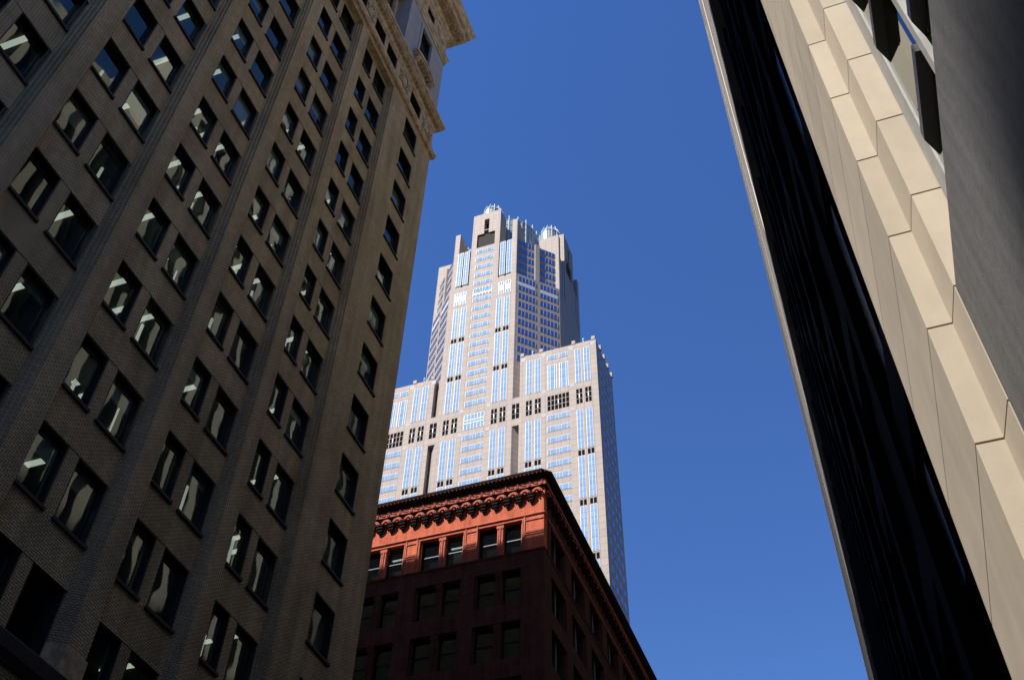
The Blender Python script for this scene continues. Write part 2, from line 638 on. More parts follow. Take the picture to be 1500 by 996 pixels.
        if bay and rng.random() < (.9 if a > 12 else .45) and s < 47:
            j = rng.uniform(-.2, .2)
            for yy in (a + .85 + j, a + 1.95 + j):
                if rng.random() < .12:
                    continue
                l0 = rng.uniform(.45, .7)
                MB().box(xw - l0 - rng.uniform(1.2, 1.8), xw - l0, yy, yy + .19, zc - .06, zc).build('ceiling_light', M['tube'], wo)
            if rng.random() < .65 and a > 10:
                y = rng.uniform(a + .8, b + .55)
                MB().box(xp - 1.0, xp - .92, y, y + .09, s + .3 + rng.random() * .5, s + H + .2).build('reflection_bar', M['bar_glow'], wo)  # upright glowing bar added to imitate a reflection in the glazing
        if rng.random() < .4:
            hb = rng.choice((.35, .5, .7, 1.0, 1.3))
            MB().box(xp - .1, xp - .07, a + .07, b - .07, s + H - .06 - hb, s + H - .06).build('roller_blind', rng.choice((M['blind'], M['blind_tan'])), wo)
    if rest.v:
        o = rest.build('window', [M['bronze'], M['sill'], M['pane']], root)
        o['kind'] = 'stuff'

    # lower string course
    path = [(X, YN), (X, YC), (-60, YC)]
    MB().sweep(path, [(-.5, 14.9), (.05, 14.9), (.25, 15.1), (.3, 15.45), (.12, 15.6), (-.5, 15.7)]).build('string_course', M['sill'], root)  # darker than the other trim; the shade low on the front is painted in
    # belt course under the frieze
    belt = MB().sweep(path, [(-.9, ZT), (.0, ZT), (.05, ZT + .15), (.14, ZT + .2), (.16, ZT + .38), (.26, ZT + .45), (.32, ZT + .6), (.32, ZT + .85), (.2, ZT + 1.0), (.1, ZT + 1.1), (-.9, ZT + 1.15)])
    bo = belt.build('belt_course', M['trim'], root)
    bd = MB()
    ys = [-2.0 + .05 * k for k in range(int((YC + 2.3) / .05))]
    bd.tube([(X + .19, y, ZT + .33) for y in ys], .1, n=6, rs=[.045 + .1 * abs(math.sin(math.pi * (y + 2.0) / .3)) for y in ys])
    bd.build('bead_moulding', M['trim'], bo)
    # frieze with windows between carved panels
    ZF = ZT + 1.1
    fz = MB()
    fw = []
    for P in bays:
        if P < 8:
            continue
        fw += [(P - 3.5, P - 2.05), (P - 1.65, P - .2)]
    fw.append((30.55, 32.2))
    fw.sort()
    za, zb = 65.2, 66.95
    fz.box(X - .8, X, YN, YC, ZF, za)
    fz.box(X - .8, X, YN, YC, zb, 67.6)
    yprev = YN
    for a, b in fw:
        fz.box(X - .8, X, yprev, a, za, zb)
        yprev = b
    fz.box(X - .8, X, yprev, YC, za, zb)
    fz.box(-60, X - .8, YC - .6, YC, ZF, 67.6)
    fz.box(-60, X - .8, YN, YN + .6, ZF, 67.6)
    fz.build('frieze', M['trim'], root)
    for a, b in fw:
        wm = MB()
        for y0, y1, z0, z1 in ((a, a + .08, za, zb), (b - .08, b, za, zb), (a + .08, b - .08, zb - .08, zb), (a + .08, b - .08, za, za + .08)):
            wm.box(X - .5, X - .05, y0, y1, z0, z1)
        wo = wm.build('frieze_window', M['bronze'], root)
        MB().box(X - .45, X - .43, a + .08, b - .08, za + .08, zb - .08).build('pane', M['pane'], wo)
    # carved cartouches on the frieze piers
    for yc, hw in [(29.45, .9), (33.3, .75)] + [(P + .4, .5) for P in bays[1:5]]:
        ct = MB()
        zc = 66.1
        ct.blob(X, yc, zc, .13, .32, .55)
        ring = [(X + .06, yc + .45 * math.cos(t * math.pi / 8), zc + .72 * math.sin(t * math.pi / 8)) for t in range(17)]
        ct.tube(ring, .06)
        for sgn in (-1, 1):
            sp = [(X + .05, yc + sgn * (hw * .62 + .28 * (1 - t / 14) * math.cos(t * .75)), zc + .1 + .5 * (1 - t / 16) * math.sin(t * .75)) for t in range(14)]
            ct.tube(sp, .05)
            sp = [(X + .05, yc + sgn * (hw * .66 + .2 * (1 - t / 12) * math.cos(-t * .8)), zc - .52 + .26 * (1 - t / 12) * math.sin(-t * .8)) for t in range(12)]
            ct.tube(sp, .045)
            ct.blob(X, yc + sgn * hw * .8, zc + .55, .1, .13, .13, n=8, k=5)
        ct.blob(X, yc, zc + .75, .12, .25, .12, n=8, k=5)
        ct.build('cartouche', M['trim'], root, smooth=True)
    # second cornice
    ZC = 67.2
    co = MB().sweep(path, [(-.8, ZC + .35), (.03, ZC + .05), (.1, ZC + .2), (.12, ZC + .5), (.22, ZC + .6), (.5, ZC + .78), (.5, ZC + .95), (.6, ZC + 1.0), (.62, ZC + 1.25), (.5, ZC + 1.5), (.3, ZC + 1.62), (-.8, ZC + 1.7)])
    c2 = co.build('cornice', M['trim'], root)
    dn = MB()
    y = 6.0
    while y < YC + .45:
        dn.box(X + .1, X + .38, y, y + .17, ZC + .5, ZC + .72)
        y += .34
    dn.build('dentil_course', M['trim'], c2)

    # attic storey: corner block and piers with a deep loggia between
    ZA, ZB = 68.8, 77.6
    at = MB()
    w0, w1, wz0, wz1 = 30.45, 32.1, 71.6, 76.6
    at.box(X - 1.6, X, 28.32, w0, ZA, ZB)
    at.box(X - 1.6, X, w1, YC, ZA, ZB)
    at.box(X - 1.6, X, w0, w1, ZA, wz0)
    at.box(X - 1.6, X, w0, w1, wz1, ZB)
    at.box(-60, X - 1.6, YC - .6, YC, ZA - .3, 84)
    at.box(-60, X - 1.6, YN, YN + .6, ZA - .3, 84)
    for P in bays[1:]:
        at.box(X - 1.6, X - 0.05, P, P + .85, ZA, ZB)
    at.build('attic_wall', M['palestone'], root)
    lw = MB()
    for P in bays:
        b0, b1 = P - PER + .85, P
        lw.box(X - 1.7, X - 1.2, b0, b1, ZA, ZA + 1.2)
        lw.box(X - 1.7, X - 1.2, P - 2.2, P - 1.7, ZA + 1.2, ZB)
        lw.box(X - 1.7, X - 1.2, b0, b0 + .35, ZA + 1.2, ZB)
        lw.box(X - 1.7, X - 1.2, b1 - .35, b1, ZA + 1.2, ZB)
        lw.box(X - 1.7, X - 1.2, b0, b1, ZA + 4.3, ZA + 5.2)
    lw.build('loggia_wall', M['trim'], root)
    for P in bays[:4]:
        for a, b in ((P - PER + 1.2, P - 2.2), (P - 1.7, P - .35)):
            wo = MB()
            for z0, z1 in ((ZA + 1.2, ZA + 4.3), (ZA + 5.2, ZB)):
                wo.box(X - 1.62, X - 1.5, a, a + .08, z0, z1)
                wo.box(X - 1.62, X - 1.5, b - .08, b, z0, z1)
                wo.box(X - 1.62, X - 1.5, a + .08, b - .08, (z0 + z1) / 2 - .05, (z0 + z1) / 2 + .05)
            o = wo.build('loggia_window', M['bronze'], root)
            MB().box(X - 1.6, X - 1.58, a, b, ZA + 1.2, ZA + 4.3).box(X - 1.6, X - 1.58, a, b, ZA + 5.2, ZB).build('pane', M['pane'], o)
        MB().box(X - 1.0, X + .25, P - 2.4, P - 1.5, ZA, ZA + .5).build('loggia_bracket', M['trim'], root)
    wo = MB()
    for y0, y1, z0, z1 in ((w0, w0 + .09, wz0, wz1), (w1 - .09, w1, wz0, wz1), (w0 + .09, w1 - .09, wz1 - .09, wz1), (w0 + .09, w1 - .09, (wz0 + wz1) / 2, (wz0 + wz1) / 2 + .1)):
        wo.box(X - .55, X - .12, y0, y1, z0, z1)
    o = wo.build('attic_window', M['bronze'], root)
    MB().box(X - .5, X - .48, w0 + .09, w1 - .09, wz0, wz1 - .09).build('pane', M['pane'], o)
    sur = MB()
    sur.box(X - .1, X + .07, w0 - .28, w0 - .02, wz0, wz1 + .3)
    sur.box(X - .1, X + .07, w1 + .02, w1 + .28, wz0, wz1 + .3)
    sur.box(X - .1, X + .071, w0 - .02, w1 + .02, wz1 + .02, wz1 + .3)
    sur.build('window_surround', M['palestone'], root)
    # bowed balcony with scroll brackets below that window
    bl = MB()
    yc = 31.3
    arc = [(X - .2, yc - 1.58)] + [(X + .32 + .24 * math.cos(t * math.pi / 10), yc + 1.58 * math.sin(t * math.pi / 10)) for t in range(-5, 6)] + [(X - .2, yc + 1.58)]
    bl.prism(arc, 71.2, 71.45)
    bl.prism([(X - .2 if x < X else x - .08, yc + (y - yc) * .95) for x, y in arc], 71.02, 71.198)
    inner = [(X - .2 if x < X else x - .14, yc + (y - yc) * .9) for x, y in arc]
    bl.prism(inner, 71.452, 72.0)
    bo = bl.build('balcony', M['trim'], root)
    for yy in (yc - 1.15, yc + 1.15):
        bk = MB()
        bk.blob(X + .18, yy, 70.72, .3, .2, .34)
        bk.blob(X + .06, yy, 70.15, .14, .15, .35)
        bk.box(X - .1, X + .12, yy - .16, yy + .16, 69.9, 71.0)
        bk.build('scroll_bracket', M['trim'], bo)
    for k in range(5):
        MB().box(X + .02, X + .40, yc - .8 + k * .36, yc - .64 + k * .36, 70.86, 71.018).build('rib', M['trim'], bo)

    # upper architrave, attic frieze, crowning cornice
    MB().sweep(path, [(-1.6, ZB), (.08, ZB), (.1, ZB + .35), (.18, ZB + .42), (.18, ZB + .75), (.3, ZB + .9), (.3, ZB + 1.05), (.1, ZB + 1.15), (-1.6, ZB + 1.2)]).build('architrave', M['trim'], root)
    af = MB()
    zf0, zf1 = ZB + 1.1, 81.9
    fa, fb = 79.7, 81.2
    aw = [(P - 3.4, P - 2.1) for P in bays[:5]] + [(P - 1.6, P - .3) for P in bays[:5]] + [(30.7, 32.0)]
    aw.sort()
    af.box(X - 1.2, X, YN, YC, zf0, fa)
    af.box(X - 1.2, X, YN, YC, fb, zf1)
    yp = YN
    for a, b in aw:
        af.box(X - 1.2, X, yp, a, fa, fb)
        yp = b
    af.box(X - 1.2, X, yp, YC, fa, fb)
    af.build('attic_frieze', M['trim'], root)
    for a, b in aw:
        wo = MB().box(X - .5, X - .1, a, a + .08, fa, fb).box(X - .5, X - .1, b - .08, b, fa, fb).box(X - .5, X - .1, a + .08, b - .08, fb - .08, fb).build('attic_frieze_window', M['bronze'], root)
        MB().box(X - .42, X - .4, a + .08, b - .08, fa, fb - .08).build('pane', M['pane'], wo)
    for yc, hw in [(29.6, .7), (33.3, .7)] + [(P + .4, .5) for P in bays[1:4]]:
        ct = MB()
        ct.blob(X, yc, 80.4, .16, .3, .5)
        for sgn in (-1, 1):
            ct.tube([(X + .06, yc + sgn * (hw * .6 + .25 * (1 - t / 14) * math.cos(t * .8)), 80.4 + .55 * (1 - t / 16) * math.sin(t * .8)) for t in range(14)], .06)
            ct.blob(X, yc + sgn * hw, 80.9, .13, .15, .15, n=8, k=5)
        ct.build('cartouche', M['trim'], root, smooth=True)
    ZK = 81.9
    kc = MB().sweep(path, [(-1.6, ZK), (.05, ZK), (.12, ZK + .3), (.3, ZK + .42), (.34, ZK + .8), (.5, ZK + .95), (1.2, ZK + 1.15), (1.2, ZK + 1.75), (1.45, ZK + 1.8), (1.55, ZK + 2.3), (1.75, ZK + 2.6), (1.75, ZK + 2.9), (-1.6, ZK + 3.1)])
    ko = kc.build('crowning_cornice', M['trim'], root)
    md = MB()
    y = 18.0
    k = 0
    while y < YC + 1.0:
        for r in range(3):
            if r < 2 or k % 2:
                md.box(X + .52 + r * .24, X + .68 + r * .24, y, y + .16, ZK + .80 + r * .05, ZK + 1.18)
        y += .3
        k += 1
    x = X + .4
    md.build('modillion_course', M['trim'], ko)
    cr = MB()
    y = 24.0
    while y < YC + 1.7:
        h = rng.uniform(.25, .6)
        cr.blob(X + 1.55, y, ZK + 2.95, .12, .2, h, n=8, k=5)
        y += .55
    x = X + 1.4
    while x > X - 4:
        cr.blob(x, YC + 1.55, ZK + 2.95, .2, .12, rng.uniform(.25, .6), n=8, k=5)
        x -= .55
    cr.build('cresting', M['trim'], ko)
    MB().box(-60, X - .2, YN + .2, YC - .2, 84.3, 85.2).build('roof', M['roof'], root)


brick_building()


# ================================================================ red stone building
def red_building():
    root = thing('red_stone_building', 'dark red brick and terracotta block with arched corbel cornice, only its top storey in sun', 'building')
    X, Y = -20.0, 59.3
    XL, YB = -62.0, 112.0
    rng = random.Random(5)
    # walls: front and street side with window openings on every storey
    wl = MB()
    tops = [50.95 - 4.35 * k for k in range(11)]
    H = 2.95
    piers = [-21.62, -26.42, -31.46, -36.4, -41.3, -46.2, -51.1, -56.0]
    T = .7
    zs = 55.0
    front_w = []
    prev = X
    cols = []
    for a in piers:
        cols.append((a - 3.95, a - .02))
    scol = [(61.0 + 5.05 * k, 61.0 + 5.05 * k + 3.6) for k in range(10)]
    shaded = MB()  # lower storeys and street side, their shade painted in by darker brick
    zprev = 54.9
    for iz, z in enumerate(tops):
        m = wl if iz == 0 else shaded
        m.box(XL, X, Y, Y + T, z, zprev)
        shaded.box(X - T, X, Y + T, YB, z, zprev)
        zprev = z - H
        x1 = X
        for a, b in sorted(cols, reverse=True):
            m.box(b, x1, Y, Y + T, z - H, z)
            x1 = a
        m.box(XL, x1, Y, Y + T, z - H, z)
        y0 = Y + T
        for a, b in scol:
            shaded.box(X - T, X, y0, a, z - H, z)
            y0 = b
        shaded.box(X - T, X, y0, YB, z - H, z)
    shaded.box(XL, X, Y, Y + T, 0, zprev)
    shaded.box(X - T, X, Y + T, YB, 0, zprev)
    shaded.box(XL, X - T, YB - T, YB, 0, tops[0] - H)
    shaded.box(XL, XL + T, Y + T, YB - T, 0, tops[0] - H)
    wl.box(XL, X - T, YB - T, YB, tops[0] - H, 54.9)
    wl.box(XL, XL + T, Y + T, YB - T, tops[0] - H, 54.9)
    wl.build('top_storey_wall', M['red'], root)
    shaded.build('wall', M['shaded_brick'], root)
    zs = tops[0] - H
    MB().sweep([(XL, Y), (X, Y), (X, YB)], [(-.05, zs - .2), (.03, zs - .2), (.1, zs - .1), (.12, zs - .02), (-.05, zs)]).build('sill_course', M['shaded_brick'], root)
    MB().box(XL + T, X - T, Y + T, YB - T, 54.2, 54.6).build('roof', M['roof'], root)
    inn = MB()
    for z in tops:
        inn.box(XL + T, X - T - .02, Y + T + .02, YB - T, z + .3, z + .6, 0)
    inn.box(XL + T, X - 6, Y + 6, Y + 6.3, 2, 54, 1)
    inn.box(X - 6.3, X - 6, Y + 6.3, YB - T, 2, 54, 1)
    inn.build('interior', [M['inside'], M['inside']], root)
    # paired windows
    for iz, z in enumerate(tops[:3]):
        for a, b in cols[:4]:
            m = (a + b) / 2 + .03
            for s, e in ((a + .25, m - .27), (m + .27, b - .1)):
                f = MB()
                f.box(s - .08, s, Y + .42, Y + .62, z - H, z)
                f.box(e, e + .08, Y + .42, Y + .62, z - H, z)
                f.box(s, e, Y + .42, Y + .62, z - .1, z)
                f.box(s, e, Y + .45, Y + .6, z - H * .5, z - H * .5 + .08)
                wo = f.build('window', M['bronze'], root)
                MB().box(s, e, Y + .52, Y + .535, z - H, z - .1).build('pane', M['pane'], wo)
                if iz == 0:
                    MB().box(s + .1, e - .1, Y + 1.6, Y + 1.66, z - H - .2, z - .5 - rng.random() * .8).build('blind', M['blind'], wo)
                    if rng.random() < .5:
                        MB().box(s + .1, e - .05, Y + 1.0, Y + 1.14, z - .62, z - .55).build('ceiling_light', M['tube'], wo)
            # clustered shafts between the pair and at both jambs
            mu = MB()
            for dx in (-.17, 0, .17):
                mu.cyl(m + dx, Y + .12 + abs(dx) * .3, .085, z - H, z - .35, n=12)
            mu.box(m - .29, m + .29, Y + .05, Y + .66, z - .35, z - .002)
            mu.box(m - .25, m + .25, Y + .2, Y + .66, z - H, z - .35)
            tm = M['terra'] if iz == 0 else M['shaded_brick']
            mu.build('clustered_mullion', tm, root)
            for xx in (a + .06, b - .07):
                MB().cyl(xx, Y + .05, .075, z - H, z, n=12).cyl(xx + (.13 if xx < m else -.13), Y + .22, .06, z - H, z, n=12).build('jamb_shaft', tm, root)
    # pilaster frames and caps on the top storey
    z = 51.15
    for a0, a1 in ((-21.6, X), (-26.42, -25.37), (-31.46, -30.43), (-36.4, -35.4)):
        fm = MB()
        fm.box(a0 + .1, a1 - (.0 if a1 == X else .1), Y - .06, Y, z - .42, z - .32)
        fm.box(a0, a0 + .1, Y - .07, Y, 48.05, z - .02)
        if a1 != X:
            fm.box(a1 - .1, a1, Y - .07, Y, 48.05, z - .02)
        fm.box(a0 + .1, a1 - (.0 if a1 == X else .1), Y - .09, Y, 49.55, 49.7)
        fm.box(a0 + .1, a1 - (.0 if a1 == X else .1), Y - .05, Y, 49.4, 49.55)
        fm.build('pilaster_frame', M['terra'], root)
    c = .5
    path = [(XL, Y), (X, Y), (X, YB)]
    pathc = [(XL, Y), (X - .28, Y), (X, Y + .28), (X, YB)]
    MB().sweep(path, [(-.1, z), (.04, z), (.1, z + .07), (.1, z + .14), (.05, z + .2), (-.1, z + .22)]).build('lintel_moulding', M['terra'], root)
    # crowning parapet: hollow cornice with bead rim
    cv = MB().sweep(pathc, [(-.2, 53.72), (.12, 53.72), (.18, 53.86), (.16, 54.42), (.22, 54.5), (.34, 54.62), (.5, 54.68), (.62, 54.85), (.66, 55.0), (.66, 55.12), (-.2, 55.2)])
    co = cv.build('cornice', M['soot_shade'], root)
    MB().sweep(path, [(-.1, 53.9), (.19, 53.9), (.19, 54.38), (-.1, 54.38)]).build('ornament_band', M['terra'], co)
    rb = MB()
    x = X + .3
    while x > -36:
        rb.blob(x, Y - .63, 54.78, .05, .05, .05, n=6, k=4)
        x -= .34
    rb.build('bead_row', M['terra'], co)
    st = MB()
    for k in range(16):
        xc = -20.12 - 1.012 * k
        for a in range(6):
            t = math.pi * a / 6
            if a == 0:
                continue
            dx, dz = math.cos(t), math.sin(t)
            st.tube([(xc - .17 * dx, Y - .22, 54.14 - .24 * dz), (xc + .17 * dx, Y - .22, 54.14 + .24 * dz)], .022, n=5)
        st.tube([(xc - .05, Y - .24, 53.9), (xc - .05, Y - .24, 54.42)], .03, n=5)
        st.tube([(xc + .05, Y - .24, 53.9), (xc + .05, Y - .24, 54.42)], .03, n=5)
        # leaf swag between the stars
        st.blob(xc - .42, Y - .2, 54.08, .2, .06, .07, n=8, k=4)
        st.blob(xc - .62, Y - .2, 54.16, .18, .06, .06, n=8, k=4)
    st.build('star_ornament', M['terra'], co)
    # arched corbel table
    def corbel():
        b = MB()
        # pendant
        for w_, z0, z1, d in ((.30, 53.0, 53.16, .42), (.25, 52.78, 53.0, .36), (.2, 52.55, 52.78, .28), (.14, 52.38, 52.55, .2), (.08, 52.26, 52.38, .13)):
            b.box(-w_, w_, -d, 0, z0, z1)
        return b.build('corbel', M['soot_shade'], root)  # near-black colour stands in for the scalloped shadow under the arches
    def arch():
        b = MB()
        for r, y0, y1 in ((.44, -.30, -.1), (.30, -.38, -.1)):
            n = 12
            for i in range(n):
                t0, t1 = math.pi * i / n, math.pi * (i + 1) / n
                ri = r - .09
                k = len(b.v)
                for t in (t0, t1):
                    for rr in (ri, r):
                        for yy in (y0, y1):
                            b.v.append((rr * math.cos(t), yy, 53.14 + rr * 1.05 * math.sin(t)))
                for q in ((0, 2, 6, 4), (2, 3, 7, 6), (0, 4, 5, 1), (1, 5, 7, 3)):
                    b.f.append(tuple(k + j for j in q))
                    b.m.append(0)
        b.box(-.2, .2, -.12, 0, 53.16, 53.38)
        b.blob(0, -.3, 53.12, .09, .09, .09, n=8, k=5)
        return b.build('corbel_arch', M['terra'], root)
    c0, a0 = corbel(), arch()
    c0.location = (-20.97, Y, 0)
    a0.location = (-20.47, Y, 0)
    for k in range(1, 17):
        copy_obj(c0, root, -20.97 - .993 * k, Y)
        copy_obj(a0, root, -20.47 - .993 * k, Y)
    for k in range(0, 30):
        copy_obj(c0, root, X, Y + 1.0 + .993 * k, 0, R(90))
        copy_obj(a0, root, X, Y + .5 + .993 * k, 0, R(90))
    ba = MB()
    ba.sweep(path, [(-.1, 53.0), (.1, 53.0), (.1, 53.72), (-.1, 53.72)])
    ba.build('arcade_back', M['red'], root)
    MB().sweep(path, [(-.1, 53.62), (.3, 53.64), (.34, 53.70), (.2, 53.76), (-.1, 53.76)]).build('arcade_rim', M['soot_shade'], root)
    # side windows
    for iz, z in enumerate(tops[:6]):
        for a, b in scol[:6]:
            m = (a + b) / 2
            f = MB()
            for yy in (a, m - .15, b - .12):
                f.box(X - .5, X - .3, yy, yy + (.3 if yy == m - .15 else .12), z - H, z)
            f.box(X - .5, X - .3, a + .12, b - .12, z - .12, z - .001)
            wo = f.build('side_window', M['bronze'], root)
            MB().box(X - .45, X - .43, a, b, z - H, z).build('pane', M['pane'], wo)


red_building()


# ================================================================ granite tower far behind
def tower():
    root = thing('skyscraper', 'pale granite skyscraper with blue glass, stepped shoulders and a glass drum crown in full sun', 'skyscraper')
    XC, YF = -80.0, 180.0
    CY = YF + 21.0
    FL = 3.84
    SHI = M['tstone']
    # ---- main shaft body (octagon) up to the shoulder, tops added by module
    hw, ch = 10.65, 10.35
    S = hw + ch
    e = .02
    def oct_(s):
        return [(XC - hw, CY - s), (XC + hw, CY - s), (XC + s, CY - hw), (XC + s, CY + hw), (XC + hw, CY + s), (XC - hw, CY + s), (XC - s, CY + hw), (XC - s, CY - hw)]
    MB().prism(oct_(S), 0, 245.0).build('shaft', SHI, root)
    up = MB()
    up.prism(oct_(S - 1.3), 245.0, 262.6)
    up.build('upper_shaft', SHI, root)

    # ---- one side of the crown and the copies round it (built facing -y about the tower axis)
    def side():
        b = MB()     # local: u along x about 0, front plane y = -S
        f = -S
        b.box(-4.75, 4.75, f, f + 7, 245.0, 263.0)                  # gable lower block
        b.box(-4.75, -3.05, f, f + 5, 263.0, 270.0)
        b.box(3.05, 4.75, f, f + 5, 263.0, 270.0)
        b.box(-4.75, -.8, f, f + 5, 270.0, 271.6)
        b.box(.8, 4.75, f, f + 5, 270.0, 271.6)
        b.box(-4.75, -.85, f, f + 5, 271.6, 277.6)
        b.box(.85, 4.75, f, f + 5, 271.6, 277.6)
        b.box(-4.75, 4.75, f, f + 5, 277.6, 281.0)
        b.box(-.85, .85, f + .02, f + 3, 271.6, 271.9)
        b.box(-3.05, 3.05, f + .45, f + 4.8, 263.0, 270.0, 1)
        b.box(-.85, .85, f + 2.2, f + 4.8, 270.0, 277.6, 2)
        for s in (-1, 1):
            x = sorted((s * 9.0, s * 10.65))
            b.box(x[0], x[1], f, f + 6.5, 245.0, 273.0)             # outer pier wall
            x = sorted((s * 5.15, s * 6.8))
            b.box(x[0], x[1], f + .15, f + 5, 245.0, 263.0)          # window strips between dark slots
            x = sorted((s * 7.35, s * 9.0))
            b.box(x[0], x[1], f + .15, f + 5, 245.0, 263.0)
            x = sorted((s * 6.8, s * 7.35))
            b.box(x[0], x[1], f + 1.2, f + 5, 245.0, 262.6, 2)
            x = sorted((s * 4.75, s * 5.15))
            b.box(x[0], x[1], f + 1.2, f + 5, 245.0, 262.6, 2)
        return b
    o = side().build('crown_gable', [SHI, M['bronzelouvre'], M['louvre']], root)
    o.location = (XC, CY, 0)
    for k in range(1, 4):
        copy_obj(o, root, XC, CY, 0, R(90 * k))

    # ---- generic glazed pieces facing -y, local origin at front plane
    def band(wd, h, cells, mull=.1, tr=0):
        b = MB()
        b.box(-wd / 2, wd / 2, -.06, .05, 0, h, 0)
        n = cells
        tot = sum(n)
        x = -wd / 2
        inner = wd - mull * (len(n) + 1)
        x += mull
        for c in n:
            cw = inner * c / tot
            if tr:
                for q in range(tr):
                    z0 = mull + q * (h - mull) / tr
                    b.box(x, x + cw, -.1, -.055, z0, z0 + (h - mull) / tr - mull * .7, 1)
            else:
                b.box(x, x + cw, -.1, -.055, mull, h - mull, 1)
            x += cw + mull
        return b
    FM = [M['tframe'], M['tglass']]

    def put(proto, lst, parent, rz=0):
        for i, (x, y, z) in enumerate(lst):
            if i == 0 and not proto.get('placed'):
                proto.location = (x, y, z)
                proto.rotation_euler.z = rz
                proto['placed'] = 1
            else:
                copy_obj(proto, parent, x, y, z, rz)

    cells = (1, 2.2, 1, 1, 2.2, 1)
    wb = band(6.0, 1.75, cells).build('window_band', FM, root)
    rowz = []
    z = 181.0 - FL * 7
    zz = [180.9 - 3.86 * k for k in range(0, 15)] + [193.0 + 3.93 * k for k in range(0, 18)]
    put(wb, [(XC, YF, z) for z in zz], root)
    wz = [180.9 - 3.86 * k for k in range(0, 15)]
    put(wb, [(-56.75, YF, z) for z in wz] + [(-103.25, YF, z) for z in wz], root)

    # tall window strips: pairs either side of the centre
    def strip_set(xs, z0, z1):
        nrow = max(1, round((z1 - z0) / 1.92))
        b = band(1.72, z1 - z0, (1, 1), .13, tr=nrow).build('window_strip', FM, root)
        put(b, [(x, YF, z0) for x in xs], root)
    main_x = [-88.0, -85.6, -74.4, -72.0]
    wing_x = [-98.0 + .3, -95.2, -64.75, -62.3, -51.1, -48.7]
    strip_set(main_x, 170.6 - 1.5, 182.3)
    strip_set(wing_x, 170.6 - 1.5, 182.3)
    strip_set(main_x + wing_x, 154.0, 166.8)
    strip_set(main_x + wing_x, 138.6, 151.6)
    strip_set(main_x + wing_x, 123.2, 136.2)
    strip_set(main_x, 192.2, 204.0)
    strip_set(main_x, 206.4, 219.6)
    strip_set(main_x, 222.1, 235.0)
    strip_set(wing_x, 192.0, 204.8)
    strip_set([-73.97, -71.78, -88.2, -86.05], 246.0, 262.4)

    # black vents in pairs
    def vent(wd, h, nx, nz, white=False):
        b = MB()
        g = .22
        cw, chh = (wd - g * (nx - 1)) / nx, (h - g * (nz - 1)) / nz
        for i in range(nx):
            for k in range(nz):
                m_ = 0
                x0 = -wd / 2 + i * (cw + g)
                b.box(x0, x0 + cw, -.03, .05, k * (chh + g), k * (chh + g) + chh, 0)
        if white:
            b.box(-.13, .13, -.06, .04, h * .36, h * .64, 1)
        return b
    VM = [M['louvre'], M['tframe']]
    v1 = vent(1.6, 1.6, 2, 1).build('vent', VM, root)
    put(v1, [(x, YF, zv) for zv in (167.1, 151.9, 136.5) for x in main_x + wing_x], root)
    put(v1, [(x, YF, 204.4) for x in main_x] + [(x, YF, 220.1) for x in main_x], root)
    v2 = vent(1.6, 5.2, 2, 3, True).build('vent', VM, root)
    put(v2, [(x, YF, 184.5) for x in main_x + wing_x], root)
    v3 = vent(2.0, 5.2, 2, 3, True).build('vent', VM, root)
    put(v3, [(-91.65, YF, 184.5), (-68.4, YF, 184.5)], root)
    v4 = vent(5.8, 5.1, 6, 3, True).build('louvre_grid', VM, root)
    put(v4, [(-56.75, YF, 184.4), (-103.25, YF, 184.4)], root)
    b = band(5.8, 5.3, (1, 1, 1, 1, 1, 1), .16, tr=2)
    b.box(-2.9, 2.9, -.14, -.1, 2.0, 2.25, 0).box(-2.9, 2.9, -.14, -.1, 3.0, 3.25, 0)
    put(b.build('mechanical_window', FM, root), [(XC, YF, 184.5)], root)
    b = MB().box(-3.05, 3.05, -.05, .05, 0, 3.5, 0)
    for dx in (-.35, .1):
        for dz in (1.4, 1.95):
            b.box(dx, dx + .25, -.08, 0, dz, dz + .35, 1)
    for k in range(6):
        b.box(-2.9 + k, -2.1 + k, -.1, -.04, 2.75, 3.4, 2).box(-2.9 + k, -2.1 + k, -.1, -.04, .1, .7, 2)
    put(b.build('mechanical_window', [M['tframe'], M['louvre'], M['tglass']], root), [(XC, YF, 238.9)], root)
    b = band(1.75, 5.6, (1, 1), .2, tr=3)
    b.box(-.8, .8, -.13, -.08, 1.5, 4.0, 0)
    put(b.build('white_panel_window', FM, root), [(x, YF, 236.8) for x in (-73.95, -71.75, -88.15, -86.1)], root)

    # wing centres: big glazed panels
    b = band(2.5, 9.4, (1, 2.4, 1), .16, tr=5).build('glazed_panel', FM, root)
    put(b, [(x, YF, 191.7) for x in (-58.3, -55.1, -104.8, -101.6)], root)
    b = band(2.5, 1.8, (1, 2.4, 1)).build('glazed_panel', FM, root)
    put(b, [(x, YF, 203.1) for x in (-58.3, -55.1, -104.8, -101.6)], root)

    # grey granite accents between panels
    g = MB()
    for x0 in (-84.6, -76.9, -60.9 - .6, -53.7 - .1, -100.2, -107.5):
        for z0 in (182.6, 191.1):
            g.box(x0 + .3, x0 + 1.4, YF - .02, YF + .05, z0, z0 + 1.1)
    for x0 in (-61.5, -53.8, -46.9 - .9, -67.3, -93.7, -100.2):
        g.box(x0 + .2, x0 + 1.4, YF - .02, YF + .05, 205.0, 206.4)
    g.build('granite_inset', M['tgrey'], root)

